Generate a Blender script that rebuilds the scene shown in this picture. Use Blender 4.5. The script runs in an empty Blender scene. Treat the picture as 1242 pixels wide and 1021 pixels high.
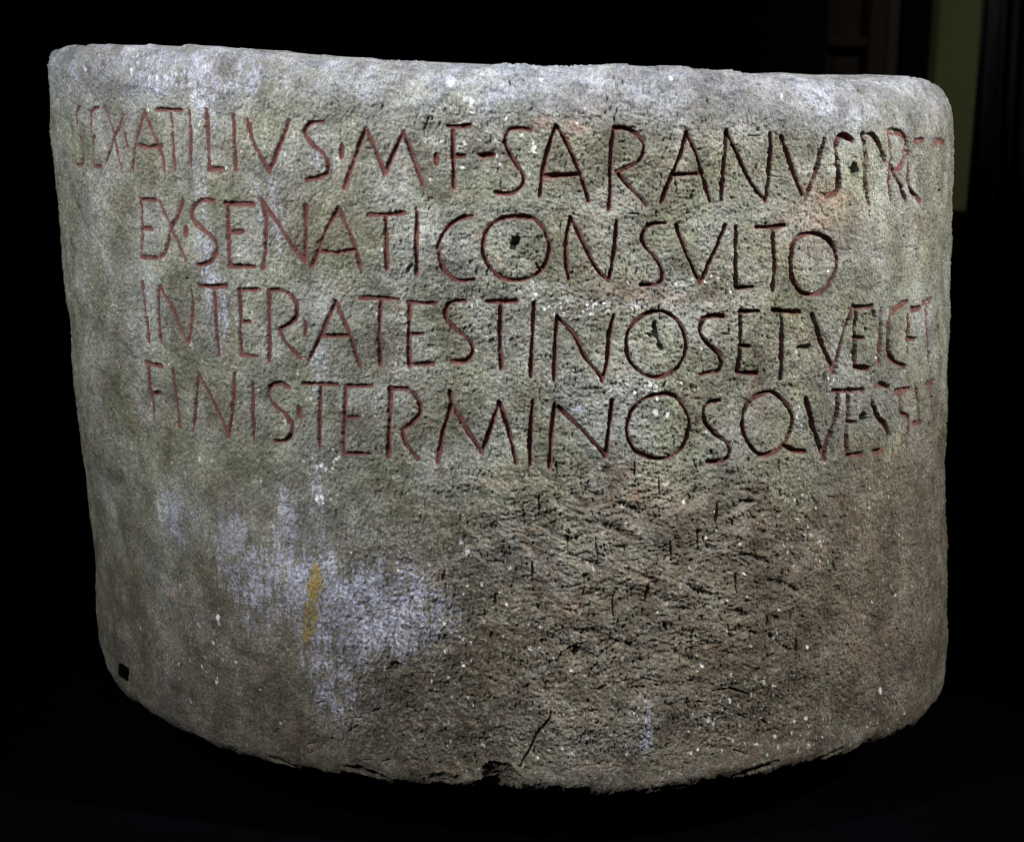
import bpy, math, random
import numpy as np
from mathutils import Vector, Matrix

sc = bpy.context.scene
C = sc.collection
R3 = math.radians

# ------------------------------------------------------------------ camera
S = 0.45                       # radius of the stone in metres
ZB = 1.48                      # height of the first line of writing above the floor, in radii
CD, CH, CP, CY, CR, CF = 4.5738, 0.0222, 0.1514, 0.0105, 0.0357, 2414.95
SHEAR, TAPER = -0.0754, 0.0205
cp, sp, cy_, sy_ = math.cos(CP), math.sin(CP), math.cos(CY), math.sin(CY)
FW = np.array([sy_*cp, cy_*cp, -sp]); RT0 = np.array([cy_, -sy_, 0.0]); UP0 = np.cross(RT0, FW)
RT = math.cos(CR)*RT0 + math.sin(CR)*UP0
UP = -math.sin(CR)*RT0 + math.cos(CR)*UP0
CPOS = np.array([0.0, -CD, CH])
cam_d = bpy.data.cameras.new('camera'); cam = bpy.data.objects.new('camera', cam_d); C.objects.link(cam)
m = Matrix.Identity(4)
for i in range(3):
    m[i][0] = RT[i]; m[i][1] = UP[i]; m[i][2] = -FW[i]
m[0][3] = 0; m[1][3] = -CD*S; m[2][3] = (CH+ZB)*S
cam.matrix_world = m
cam_d.sensor_width = 36; cam_d.lens = CF/1242*36; cam_d.clip_start = .05; cam_d.clip_end = 60
cam_d.dof.use_dof = True; cam_d.dof.focus_distance = 3.75*S; cam_d.dof.aperture_fstop = 11
sc.camera = cam
sc.cycles.filter_width = 1.1

# ------------------------------------------------------------------ world, lamps, exposure
w = bpy.data.worlds.new('World'); sc.world = w; w.use_nodes = True
w.node_tree.nodes['Background'].inputs[0].default_value = (.55, .62, .80, 1)
w.node_tree.nodes['Background'].inputs[1].default_value = .012
sc.view_settings.view_transform = 'Standard'; sc.view_settings.look = 'None'
sc.view_settings.exposure = 0; sc.view_settings.gamma = 1

def lamp(name, pos, target, power, size, col, spread=180):
    d = bpy.data.lights.new(name, 'AREA'); d.shape = 'DISK'; d.size = size*S; d.energy = power; d.color = col
    d.spread = R3(spread)
    o = bpy.data.objects.new(name, d); C.objects.link(o)
    p = Vector((pos[0]*S, pos[1]*S, (pos[2]+ZB)*S)); t = Vector((target[0]*S, target[1]*S, (target[2]+ZB)*S))
    o.location = p; o.rotation_euler = (t-p).to_track_quat('-Z', 'Y').to_euler()
    o['kind'] = 'structure'
    return o
lamp('lamp_left', (-3.3, -4.0, 2.5), (-.30, -.9, .26), 6.0, .6, (.98, .99, 1), 38)
lamp('lamp_right', (4.3, -2.5, 2.6), (.50, -.7, -.04), 5.9, .45, (1, .975, .93), 38)
lamp('backdrop_fill', (1.3, 5.0, 4.2), (3.0, 7.9, .4), .85, .5, (1, .98, .88), 50)  # added fill, unseen source: lifts the pilaster and drape out of the dark
lamp('lamp_above', (-.2, -3.6, 2.8), (0, -.9, .18), .95, .5, (.80, .88, 1), 60)

# ------------------------------------------------------------------ noise
def gn(x, y, seed):
    """2-D gradient noise, about -0.7..0.7"""
    rs = np.random.RandomState(seed)
    ang = rs.rand(256, 256).astype(np.float32)*2*np.pi
    gx, gy = np.cos(ang), np.sin(ang)
    xi = np.floor(x).astype(np.int32); yi = np.floor(y).astype(np.int32)
    fx = (x-xi).astype(np.float32); fy = (y-yi).astype(np.float32)
    x0 = xi & 255; y0 = yi & 255; x1 = (x0+1) & 255; y1 = (y0+1) & 255
    u = fx*fx*fx*(fx*(fx*6-15)+10); v = fy*fy*fy*(fy*(fy*6-15)+10)
    a = gx[x0, y0]*fx + gy[x0, y0]*fy
    b = gx[x1, y0]*(fx-1) + gy[x1, y0]*fy
    c = gx[x0, y1]*fx + gy[x0, y1]*(fy-1)
    d = gx[x1, y1]*(fx-1) + gy[x1, y1]*(fy-1)
    return (a+(b-a)*u) + ((c+(d-c)*u)-(a+(b-a)*u))*v
def sm(a, b, x):
    t = np.clip((x-a)/(b-a), 0, 1); return t*t*(3-2*t)

# ------------------------------------------------------------------ the nominal surface of the stone
# surface chart: X = 676*theta (along the girth), Y = -676*z (down), one unit = R/676
K = 676.0
def chart(px, py):
    """where the sight line through a point of the reference photograph meets the stone's cylinder"""
    px = np.asarray(px, float); py = np.asarray(py, float)
    D = FW[None]*CF + RT[None]*(px.reshape(-1, 1)-621) - UP[None]*(py.reshape(-1, 1)-510.5)
    z = np.full(len(D), -.3)
    for _ in range(12):                        # shear and taper depend on height: iterate
        ox = SHEAR*z; Rz = 1+TAPER*z
        ax = D[:, 0]; ay = D[:, 1]; bx = CPOS[0]-ox; by = CPOS[1]
        A = ax*ax+ay*ay; B = ax*bx+ay*by; Cc = bx*bx+by*by-Rz*Rz
        disc = np.maximum(B*B-A*Cc, 0); t = (-B-np.sqrt(disc))/A
        z = CPOS[2]+t*D[:, 2]
    hx = CPOS[0]+t*ax-SHEAR*z; hy = CPOS[1]+t*ay
    return np.stack([K*np.arctan2(hx, -hy), -K*z], -1)

top_px = np.array([(68,54),(84,55),(120,56),(190,58),(300,64),(400,68),(500,73),(580,75),(640,74),(720,78),(800,81),(880,87),(940,92),(1000,94),(1060,96),(1100,98),(1130,97)])
bot_px = np.array([(128,812),(134,830),(143,846),(165,863),(200,886),(240,904),(262,914),(300,924),(330,931),(360,938),(420,946),(480,957),(520,962),(560,963),(585,960),(600,958),(625,963),(650,968),(700,969),(740,972),(785,971),(835,962),(878,953),(929,947),(957,939),(996,931),(1035,920),(1051,909),(1090,897),(1113,884),(1128,866),(1141,848),(1147,822)])
tp = chart(top_px[:, 0], top_px[:, 1]); bp = chart(bot_px[:, 0], bot_px[:, 1])

# ------------------------------------------------------------------ the sampling grid
# columns: fine where the front faces out, coarse round the back
th = [0.0]
while th[-1] < math.pi:
    a = th[-1]
    if a < 1.40: d = .00170/max(math.cos(a), .45)
    else: d = min(.0038*1.35**((a-1.40)/.01*.12), .05)
    th.append(a+d)
th = np.array(th[:-1]); th = th*(math.pi/ (th[-1]+.03))
theta = np.concatenate([-th[:0:-1], th]).astype(np.float64)
NC = len(theta)
XC = theta*K
o = np.argsort(tp[:, 0]); Yt = np.interp(XC, tp[o, 0], tp[o, 1])
o = np.argsort(bp[:, 0]); Yb = np.interp(XC, bp[o, 0], bp[o, 1])
ker = np.hanning(9); ker /= ker.sum()
back = sm(1.3, 1.9, np.abs(theta))
Yt = Yt*(1-back) + (-.100*K)*back; Yb = Yb*(1-back)+(1.37*K)*back
ker = np.hanning(25); ker /= ker.sum()
Yt = np.convolve(np.pad(Yt, 12, 'edge'), ker, 'valid'); Yb = np.convolve(np.pad(Yb, 12, 'edge'), ker, 'valid')
rgn = np.random.RandomState(4)
Yb = Yb + 4.2*gn(XC/34, XC*0+.5, 71) + 1.4*gn(XC/9, XC*0+.5, 72) + .2*gn(XC/3, XC*0+.5, 73)
Yt = Yt + 1.5*gn(XC/40, XC*0+.5, 74) + 1.0*gn(XC/12, XC*0+.5, 75)

a_top = np.interp(theta, [-1.6, -1.1, 0, 1.1, 1.6], [.032, .040, .075, .075, .060])
b_top = np.interp(theta, [-1.6, -1.1, 0, 1.1, 1.6], [.055, .060, .085, .095, .085])
a_bot, b_bot = .045, .040
nA, nB, nD, nE = 8, 58, 26, 7
# side rows: fine through the writing
ys = [0.0]
while ys[-1] < 1:
    y = ys[-1]; ys.append(y + (1/990. if y < .47 else 1/780.))
ys = np.array(ys); ys /= ys[-1]
rows = []     # (radial factor, Y, nr, nz)
one = np.ones(NC)
for i in range(nA):
    f = (i/nA)**.7
    rows.append(((1-a_top)*f+.0004, Yt-a_top*K*(1-f)*.5, 0*one, one, Yt))
for i in range(nB):
    ph = (1-i/nB)*math.pi/2
    rows.append((1-a_top+a_top*math.cos(ph), Yt+b_top*K*(1-math.sin(ph)) - .0*K*ph, math.cos(ph)*one, math.sin(ph)*one, None))
Y0 = Yt+b_top*K; Y1 = Yb-b_bot*K
for f in ys: rows.append((one, Y0*(1-f)+Y1*f, one, 0*one, None))
for i in range(1, nD+1):
    ph = i/nD*math.pi/2
    rows.append((1-a_bot+a_bot*math.cos(ph), Y1+b_bot*K*math.sin(ph), math.cos(ph)*one, -math.sin(ph)*one, None))
for i in range(1, nE+1):
    f = 1-i/nE
    rows.append(((1-a_bot)*f+.0004, Yb+0*one, 0*one, -one, None))
RF = np.stack([np.broadcast_to(r[0], NC) for r in rows]).astype(np.float32)
ZY = np.stack([r[4] if r[4] is not None else r[1] for r in rows]).astype(np.float32)
NRr = np.stack([r[2] for r in rows]).astype(np.float32); NZ = np.stack([r[3] for r in rows]).astype(np.float32)
X = np.broadcast_to(XC.astype(np.float32), RF.shape)
# chart Y used for noise and masks: follows the surface over the shoulders
Yn = ZY.copy()
for i in range(nA+nB):
    j = max(i-nA, 0)
    Yn[i] = (Y0 - (nB-j)/nB*(a_top+b_top)/2*K*1.45 - (nA-min(i, nA))*8)
k0 = nA+nB+len(ys)
for i in range(nD+nE): Yn[k0+i] = Y1 + (min(i, nD)+1)/nD*(a_bot+b_bot)/2*K*1.5 + max(i-nD, 0)*12
NR = RF.shape[0]
print('grid', NR, NC, NR*NC)

# ------------------------------------------------------------------ the writing: every letter as chisel strokes
# (character, line, strokes[points], half width, depth, paint left in it 0..1)
L = []
def let(ch, line, strokes, hw=2.7, dp=5.2, paint=1.0): L.append((ch, line, strokes, hw, dp, paint))
let('S',1,[[(98,130),(94,133),(92,138),(93,150),(97,165),(100,178),(100.5,192),(98,200),(94,200)]],2.0,3.0,.66)
let('E',1,[[(109,136),(110,150),(110.5,165),(110.5,185),(111,199)],[(109,135),(112,132),(117,130.5)],[(110.5,167),(114,166)],[(111,200),(115,202),(120.5,202)]],2.2,3.4,.75)
let('X',1,[[(126,131.6),(133.3,151.7),(137.3,164.6),(140.5,179),(146.2,203.2)],[(148.6,138),(143.8,155),(137.3,166.2),(131.7,185.5),(126,198.4)]],2.2,3.6,.8)
let('·',1,[[(151.8,163),(153.4,175.9)]],3.0,5,1.1)
let('A',1,[[(174.4,135.6),(170.3,156.5),(165.5,175.9),(160.7,206.4)],[(174.4,135.6),(181.6,151.7),(189.7,171),(194.5,185.5),(199.3,206.4)],[(168.7,175.9),(180,179),(194.5,176.7)]],2.4,4)
let('T',1,[[(188.9,133.2),(207.4,133.2),(221.9,134.3)],[(208.2,134),(209.8,169.4),(212.2,206.4)]],2.5,4.4,.95)
let('I',1,[[(231.5,135.6),(233.1,166.2),(234,201.6)]],2.5,4.2,.95)
let('L',1,[[(252.5,133.2),(254.1,166.2),(256.5,204.8)],[(255.7,205.6),(272.6,204.8)]],2.9,5)
let('I',1,[[(284,141),(286.4,170),(288,205.5)]],2.6,4.8)
let('V',1,[[(301,146),(310.6,176.5),(328.3,208.7)],[(350.9,146),(342,171.7),(328.3,208.7)]],2.7,4.8)
let('S',1,[[(391,148.3),(379.8,148.3),(371.8,154),(370.2,163.6),(378.2,175),(389.5,184.6),(396,194.2),(396.7,205.5),(391,213.6),(371.8,218.4)]],2.7,4.8)
let('·',1,[[(412.9,175),(412.9,191)]],2.6,5)
let('M',1,[[(442.6,156.4),(433,179.8),(416.9,228)],[(442.6,156.4),(453.9,181.4),(465.2,210.3)],[(489,160.4),(477.7,183),(465.6,210.3)],[(489,160.4),(501.9,194.2),(513,224.8)]],2.7,5.2)
let('·',1,[[(529.2,189),(529.2,198)]],3.6,5)
let('F',1,[[(542.9,153.2),(556.6,154),(570.3,152.4)],[(549.4,154),(549.4,189.4),(550.2,228)],[(549.4,190.2),(563,189.4)]],2.8,5)
let('·',1,[[(584,189),(598,188)]],3.2,6)
let('S',1,[[(643.6,158),(629,155.6),(616.2,158.8),(612.2,171.7),(617.8,186.2),(627.5,200.7),(635.5,215.2),(630.7,228),(617.8,235.3),(601.7,233.7)]],2.6,5)
let('A',1,[[(674.6,152.7),(667.4,172),(659.3,202.6),(654.5,238)],[(676.2,154.3),(689.9,178.5),(704.4,212.3),(714,242.9)],[(658.5,213.6),(680.3,213),(702.8,211.5)]],2.8,6)
let('R',1,[[(744.7,155),(741.5,176.9),(739.8,207.5),(740.6,223.6),(738.2,254.2)],[(744.7,155),(759.2,156),(773.7,164),(780.9,175.3),(778.5,189.8),(768.8,199.4),(747.9,209)],[(747.9,209),(764,226.8),(776.9,239.7),(784.9,248.5)]],2.5,5.2)
let('A',1,[[(832.9,161),(826.8,183.3),(815.5,212.3),(802.6,246)],[(832.9,161),(844.2,186.7),(849,204.4),(861.9,244.7)],[(814.5,212.3),(845.8,210.9)]],2.6,6,.85)
let('N',1,[[(881.2,159.3),(878,196.4),(875.6,243)],[(881.2,159.3),(900.5,199.6),(915,225.3),(927.9,241.4)],[(934.3,162.5),(935.9,188.3),(934.3,214),(931,244.7)]],2.7,6.5,.85)
let('V',1,[[(948,165.8),(958.5,196.4),(974.6,241.4)],[(999.5,169),(990.7,204.4),(976.2,241.4)]],3.0,6.5,.75)
let('S',1,[[(1035,171),(1026.4,165.3),(1017.7,166.7),(1014.8,176.9),(1015.5,203),(1016.2,220.4),(1012.6,233.4),(1001.7,237.8)]],3.4,6.5,.75)
let('·',1,[[(1035,203),(1035.6,211)]],5,9,.1)
let('P',1,[[(1046.7,163.8),(1048.8,188.5),(1048,214.6),(1051.7,246.4)],[(1051,165.3),(1059.7,163.8),(1067,178.3),(1071.3,194.3)]],3.6,6.5,.6)
let('R',1,[[(1080,159.5),(1080,188.5),(1078.5,214.6),(1080,242)],[(1080,159.5),(1093,161),(1101,172),(1096,198),(1087,207)],[(1078.5,198.6),(1090,221.8),(1098.8,243.5)]],3.2,4.5,.6)
let('E',1,[[(1102.5,185.6),(1101.7,211.7),(1103,221.8),(1107.5,233.4),(1117.7,243.5)],[(1110.4,171.8),(1121.3,169.6)]],2.8,3.6,.55)
let('S',1,[[(1132,176),(1137.2,168.9),(1145,174)]],3.0,3,.55)

let('E',2,[[(170.5,242),(172,276.7),(172.9,310.5)],[(170.5,242),(188.2,242.6)],[(172,277.2),(182.5,277.2)],[(172.9,311.3),(190.6,313)]],2.4,4)
let('X',2,[[(193,243.7),(208.3,275.9),(224.4,315.3)],[(222.8,242.9),(214.8,263.8),(208.3,276.7),(201,304),(194.6,311.3)]],2.5,4.2)
let('·',2,[[(226,277.5),(226,284.5)]],3.8,4.5)
let('S',2,[[(260.6,243.7),(248.6,242.9),(238.9,247.7),(233.3,257.4),(237.3,269.5),(250.2,280),(261.4,289.6),(265.5,299.2),(262.3,310.5),(255,318.6),(241.3,321.8)]],2.9,4.8)
let('E',2,[[(277.6,246),(279.2,283),(281.6,323.4)],[(275,247),(306.5,248)],[(280,281.5),(294.5,281.2)],[(280,322.6),(297,323),(309.8,323.4)]],2.9,5)
let('N',2,[[(316.2,242.9),(321.8,262.2),(322.6,291.2),(319.4,325)],[(316.2,242.9),(333.9,267),(348.4,289.6),(359.7,305.7),(369,315.3)],[(370.6,249.3),(371.4,278.3),(369.8,317)]],2.7,4.8)
let('A',2,[[(410,252.5),(394.8,281.5),(377.8,323.4)],[(410,252.5),(425.3,284.8),(431.8,302.5),(437.4,326.6)],[(386.7,304.9),(409.2,306.5),(431.8,303.3)]],2.5,4.6)
let('T',2,[[(447,260.6),(468.8,260.6),(490.6,258.2)],[(467.2,261.4),(468.8,294.4),(468.8,326.6)]],2.9,5)
let('I',2,[[(505.9,257.4),(505,294.4),(505,333)]],2.9,5)
let('C',2,[[(572.3,262.4),(557,265.6),(542.5,276.9),(533.7,291.4),(532,305.9),(537.7,325.2),(549,337.3),(560.3,340.5),(574.8,338.9)]],2.6,5)
let('O',2,[[(586,299.4),(589.2,281.7),(600.5,268.8),(616.6,263.2),(632.7,263.2),(647.2,265.6),(658.5,276.9),(665.7,294.6),(664,312.3),(655.3,328.4),(639.2,338),(619.8,339.7),(605.3,334.8),(592.5,322),(586,305.9),(586,299.4)]],2.8,5)
let('N',2,[[(691.5,265.6),(686.7,289.8),(685.9,315.5),(689,338)],[(692,263.5),(707.4,295),(721.9,324),(736.4,340)],[(747.6,267.5),(745.2,301.4),(738,340.8)]],2.7,5.6)
let('S',2,[[(807.2,270.8),(792.7,271.6),(783,278),(779,290),(784.7,301.4),(796,314.2),(803.2,328.7),(802.4,340),(792.7,345.6),(777.4,345.6)]],2.5,5.5)
let('V',2,[[(821.7,274),(833,309.4),(849,343.2)],[(879.7,274),(865.2,307.8),(849,343.2)]],2.6,6.2,.9)
let('L',2,[[(892.3,276),(891.5,311.4),(894,350)],[(894,350),(904.4,349.2),(914,348.4)]],2.7,6,.9)
let('T',2,[[(919,276),(936.6,276),(952,273.5)],[(938.2,277.5),(939,316.2),(938.2,353.2)]],2.9,6.5,.8)
let('O',2,[[(959.2,316.2),(962.4,296.9),(972,286.4),(988.2,283.2),(1002.6,289.6),(1011.5,301.7),(1013,319.4),(1007.5,338.7),(997.8,352.4),(985,357.3),(972,354),(962.4,340.3),(959.2,325.9),(959.2,316.2)]],2.9,6,.85)

let('I',3,[[(176.3,343),(177.9,375.3),(180.3,413.9)]],2.5,4.2)
let('N',3,[[(194,348.7),(193.2,380),(194.8,413.9)],[(196.4,347.9),(205.3,365.6),(215,388),(227,413.9)],[(231.8,352.7),(232.6,370.4),(230.2,409),(227,413.9)]],2.6,4.4)
let('T',3,[[(242.3,346.3),(259.2,347.9),(276.1,346.6)],[(260.8,347.9),(261.6,383.3),(264.8,430)]],2.8,4.8)
let('E',3,[[(291.4,352.7),(292.2,391.4),(292.2,430)],[(291.4,351.9),(314.8,351)],[(293,390.6),(303.5,389.8)],[(292.2,430),(313,432.4)]],2.5,4.4,.92)
let('R',3,[[(326,351.9),(326.8,396.2),(326.8,437.3)],[(326,351.9),(342,352.7),(355,360.8),(359.8,373.6),(355.8,388),(338,400.2)],[(338,400.2),(345.4,415.5),(363,433.2)]],2.7,4.8)
let('·',3,[[(370,391.5),(369,406.8)]],2.4,4.5)
let('A',3,[[(407,365),(390,404.4),(372.4,436.6)],[(407,365),(423.9,404.4),(435.2,443)],[(390.9,407.6),(423.9,406.8)]],2.6,4.8)
let('T',3,[[(436.8,361.7),(457.7,361),(481.9,363.3)],[(461.7,362.5),(459.3,404.4),(460,443)]],2.6,4.8)
let('E',3,[[(496.4,366.6),(494.8,404.4),(495.6,444.7)],[(494.8,366.6),(527,368.2)],[(495.6,406),(511.7,405.2)],[(494.8,442.3),(524.5,441.4)]],2.8,5.2)
let('S',3,[[(563.6,365.3),(550.8,365.3),(541,372.5),(540.3,385.4),(549,396.7),(562,406.4),(571.7,417.6),(571.7,430.5),(562,438.6),(547.5,438.6)]],2.7,5)
let('T',3,[[(590.2,366),(607,366),(626.4,365.3)],[(607,369.3),(606.3,406.4),(607.9,446.6)]],2.9,5.8)
let('I',3,[[(647.4,367.7),(645.8,406.4),(643.4,456.3)]],2.6,6)
let('N',3,[[(675.6,383.8),(673,414.4),(671.5,461)],[(676.4,384.6),(695.7,404.8),(708.6,432),(724.7,451.4),(729,461.3)],[(744.3,382.4),(738.6,406.5),(736.2,435.5),(729,461.3)]],2.7,6)
let('O',3,[[(759.6,414.6),(764.4,396.9),(780.5,382.4),(799.8,377.5),(812.7,381.6),(824,392),(831.2,411.4),(830.4,430.7),(820.8,446.8),(806.3,455.6),(790.2,457.3),(775.7,450),(762.8,435.5),(759.6,414.6)]],2.6,5.6,.9)
let('S',3,[[(878.7,384),(865.9,383.2),(853,387.2),(849,403.3),(857.8,416.2),(870.7,427.5),(875.5,438.7),(872.3,450),(862.6,451.6),(849.8,454.8)]],2.9,6.3,.85)
let('E',3,[[(899,377.5),(899,411.4),(895.8,451.6)],[(897.4,378.3),(921.5,377.5)],[(897.4,419.4),(911,420.2)],[(895.8,452.4),(919.9,453.2)]],2.8,6.5,.8)
let('T',3,[[(939.2,376),(950.5,377.5),(969.8,379)],[(948.9,380.8),(948.1,419.4),(948.1,459.7)]],3.2,8.5,.65)
let('·',3,[[(968,421.5),(980,421)]],4,7,.4)
let('V',3,[[(985,382.4),(995.6,413),(1011.7,451.6)],[(1032.6,372.7),(1023,406.5),(1011.7,451.6)]],3.2,6.5,.72)
let('E',3,[[(1037.5,372.7),(1037.5,408),(1038.3,445.2)],[(1036.7,372.7),(1056.8,372)],[(1037.5,409),(1048.7,410.5)],[(1037.5,444.4),(1053.6,447.6)]],3.3,7.5,.62)
let('I',3,[[(1069.2,376),(1068,404.3),(1066.2,439.4)]],3.4,5,.65)
let('C',3,[[(1099.4,365.7),(1087.3,373),(1078.8,385),(1076.4,404.3),(1078.2,424.9),(1084.9,438.2),(1098,445)]],3.2,5,.65)
let('E',3,[[(1105.4,375.4),(1116.3,373.6)],[(1101.8,383.8),(1102.4,406.8),(1102.4,427.3)],[(1100.6,411),(1110.2,411)]],3.0,4.5,.7)
let('T',3,[[(1124.7,373),(1124,404.3),(1126,432)],[(1120,368),(1129.6,364.5)]],3.2,4,.55)
let('I',3,[[(1138,380),(1139.4,412)]],3.4,3.4,.4)

let('F',4,[[(180.3,441.3),(181.1,471.9),(184.3,510.5)],[(177,439.7),(195.6,444.5)],[(182,477.5),(193.2,476.7)]],2.4,4.2)
let('I',4,[[(210,448.5),(211.7,478.3),(214.9,517)]],2.4,4.2,.95)
let('N',4,[[(240.7,455.8),(237.5,478.3),(234.2,505.7),(232.5,522)],[(241.5,455),(256.8,486.4),(276,528)],[(285.8,452.5),(282.6,486.4),(276,529.8)]],2.4,4.4,.95)
let('I',4,[[(306.7,463.8),(305,499.2),(305,533)]],2.5,4.6)
let('S',4,[[(349.4,470.3),(338.9,464.6),(327.6,468.6),(324.4,479.9),(330.9,491.2),(343.7,500.9),(351.8,512),(351.8,526.6),(343.7,534.7),(331.7,535.5)]],2.6,4.6)
let('·',4,[[(361.9,494.5),(362.7,504.5)]],3.2,6,.8)
let('T',4,[[(366,465.3),(386.9,466),(407,466.9)],[(386.9,467.7),(386,506.4),(386.9,545)]],2.6,4.8)
let('E',4,[[(417.5,468.5),(416.7,506.4),(415.9,551.4)],[(417.5,468.5),(448.9,468.5)],[(416.7,506.4),(432.8,506.4)],[(415.9,549.8),(448,550.6)]],2.5,4.8)
let('R',4,[[(473,470.9),(471.4,514.4),(470.6,553)],[(473,471.7),(493,472.5),(504.4,482.2),(509.3,496.7),(502.8,509.6),(486.7,522.5)],[(486.7,522.5),(491.5,538.6),(506,556.3)]],2.9,5.2)
let('M',4,[[(547.4,490.6),(537.4,521.2),(530.9,559.8)],[(544.6,475.3),(548.6,490.6),(566.4,521.2),(584,548.6)],[(605,487.4),(595.3,518),(584,548.6)],[(605.8,487.4),(616.3,518),(626,561.4)]],2.9,5.4)
let('I',4,[[(646,485.8),(642.9,524.4),(642.9,563)]],2.9,6.2)
let('N',4,[[(672.6,489.8),(668.6,524.4),(666.2,566.3)],[(677.4,493.8),(706.4,521.2),(733.7,551.8)],[(741.8,485.8),(739.4,508.3),(733.7,553.4)]],2.8,5.8)
let('O',4,[[(760.3,514.8),(767.5,495.4),(783.7,482.5),(803,477.7),(817.5,480),(828.7,492.2),(836,511.5),(832,534),(820.7,550.2),(801.4,556.6),(783.7,553.4),(769.2,545.3),(761,529.2),(760.3,514.8)]],2.5,5.4)
let('S',4,[[(873,485.8),(860.3,489),(853.8,498.6),(856.2,513),(868.3,526),(879.6,535.7),(884.4,545.3),(879.6,556.6),(870,559.8),(858.6,560.6)]],2.8,6.5,.85)
let('Q',4,[[(902,511.5),(907,492.2),(919.8,481),(932.7,476),(942.4,477.7),(953.7,489),(960.9,503.5),(959.3,521.2),(950.4,538.9),(937.6,548.6),(923,551.8),(911.8,542),(903.7,527.6),(902,511.5)],[(952,540.5),(965,547),(977,547.8)]],2.9,6.2,.85)
let('V',4,[[(977.8,484),(987.5,516.4),(1002,556.6)],[(1019,479),(1014.3,506.6),(1005,537),(1001.3,555.5)]],3.3,7,.7)
let('E',4,[[(1030.4,473),(1028.9,511),(1028.9,552.4)],[(1011.3,474.5),(1048.7,473.7)],[(1028.9,512),(1040.3,512.7)],[(1028.9,552.4),(1047.2,551.7)]],3.2,6,.65)
let('·',4,[[(1049.6,503),(1049.8,512)]],4.6,9,.1)
let('S',4,[[(1077.8,469.9),(1069.4,466),(1061.7,473),(1059.4,488.2),(1064.8,503.5),(1075.5,515.7),(1078.6,529.5),(1074,544.8),(1061.7,548.6)]],3.3,5.5,.55)
let('T',4,[[(1086.2,475.2),(1103.8,471.4)],[(1092.3,477.5),(1093,500),(1101.5,508),(1098.4,541.7)]],3.0,4,.6)
let('A',4,[[(1110.7,471.4),(1113,488),(1113.7,512.7)],[(1106,514),(1115,512)]],3.4,4.2,.5)
let('T',4,[[(1123.7,466),(1131.3,463.8)],[(1128.5,468),(1129.5,512)]],3.2,3.2,.5)

# unpainted damage: cracks [points], half width, depth
CR_ = [
 ([(745.5,138),(745.3,149)],1.5,4), ([(818.7,215.5),(822,236.5)],1.2,4), ([(841,230),(837,243)],1.4,4.5), ([(947,356.5),(942,364),(940.6,374)],1.5,5),
 ([(873.9,404),(880,406),(885,405)],2.0,6), ([(885,404),(884,394)],1.2,4), ([(669,860),(667,870),(651.6,890),(641.8,909.5),(630,930)],2.0,6),
 ([(675,802),(681,792),(695,784),(714,792),(722,798),(734,788),(752,776)],2.0,5), ([(653.5,600),(654,625)],1.7,5), ([(645,680),(646,706)],1.8,5), ([(743.6,722),(744,752)],2.0,5.5),
 ([(786.7,708),(784,728)],3.2,6), ([(868.6,608),(868.4,640)],2.0,7), ([(897,607),(916,608)],3.2,7), ([(847,640),(846,668)],1.8,5), ([(812,655),(816,676)],1.8,5),
 ([(892,694),(891,720)],1.7,5.5), ([(839,760),(837,792)],1.6,5), ([(804,754),(808,764)],3.0,6), ([(1092,868),(1091,880),(1084,890)],2.0,6),
 ([(703,420),(718,388)],0.01,.1), ([(693,389),(703,387)],1.2,4), ([(689,339),(695,326)],1.6,5), ([(654,328),(650,318)],2.0,5), ([(593,322),(591,334)],1.5,4),
 ([(799,369),(800,378)],1.3,4), ([(675,560),(676,575)],1.2,4), ([(840,556),(847,572)],1.4,4.5), ([(861,545),(865,552)],2.4,5), ([(517,150),(522,140)],2.5,4.5),
 ([(514,165),(517,158)],2.5,4.5), ([(497,838),(512,806),(516,800)],0.01,.1), ([(472,820),(483,804)],3.0,5), ([(596,416),(602,428)],3.0,5), ([(500,320),(492,332)],2.6,4.5),
 ([(710,792),(722,796)],3.5,5), ([(944,560),(947,575)],1.3,4), ([(976,470),(981,460)],2.0,5), ([(1000,452),(998,462)],2.5,6), ([(1051,398),(1053,404)],2.5,5),
 ([(902,390),(899,404)],1.2,3), ([(360,620),(362,640)],1.0,2.4), ([(540,690),(536,706)],1.6,4), ([(600,720),(602,742)],1.6,4), ([(690,640),(688,668)],1.6,4.5), ([(722,650),(724,672)],1.4,4.5),
 ([(950,690),(948,716)],1.6,4.5), ([(770,560),(771,585)],1.6,4.5), ([(800,580),(801,600)],1.6,4.5), ([(930,745),(932,760)],2,4.5), ([(760,830),(780,822),(800,826)],1.7,4), ([(860,838),(885,834),(905,840)],1.7,4),
 ([(965,770),(966,800)],1.8,4), ([(1020,600),(1022,622)],1.8,4), ([(1010,680),(1014,694)],2.2,4), ([(1080,620),(1082,640)],2,3.5), ([(300,775),(310,800),(322,820)],1.6,3.2), ([(186,740),(190,752)],1.5,2.5)]
# hollows: centre, radii, tilt (deg), depth
HO = [(624.7,295,7.5,10,20,15), (796,401,4.2,12,-10,13), (801,417,4.4,11,-24,13), (790,406,7,3.6,30,9), (607,946,27,22,20,13),(600,962,12,10,0,10), (590,958,18,10,0,16), (520,157,9,16,25,4), (584,189,4,4,0,8),
      (1058,385,5,10,0,6), (700,795,16,10,0,5), (905,608,9,4,0,5), (1035,207,5.5,8,0,15), (1050,508,5,8.5,0,15), (478,812,12,8,-50,6), (600,420,9,10,0,4), (655,290,16,5,-42,3), (920,935,30,7,-14,5),(1000,925,30,6,-20,5),
      (440,938,26,6,10,5), (340,925,20,4,12,3), (400,905,22,12,0,3), (540,945,22,8,0,4)]
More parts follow.
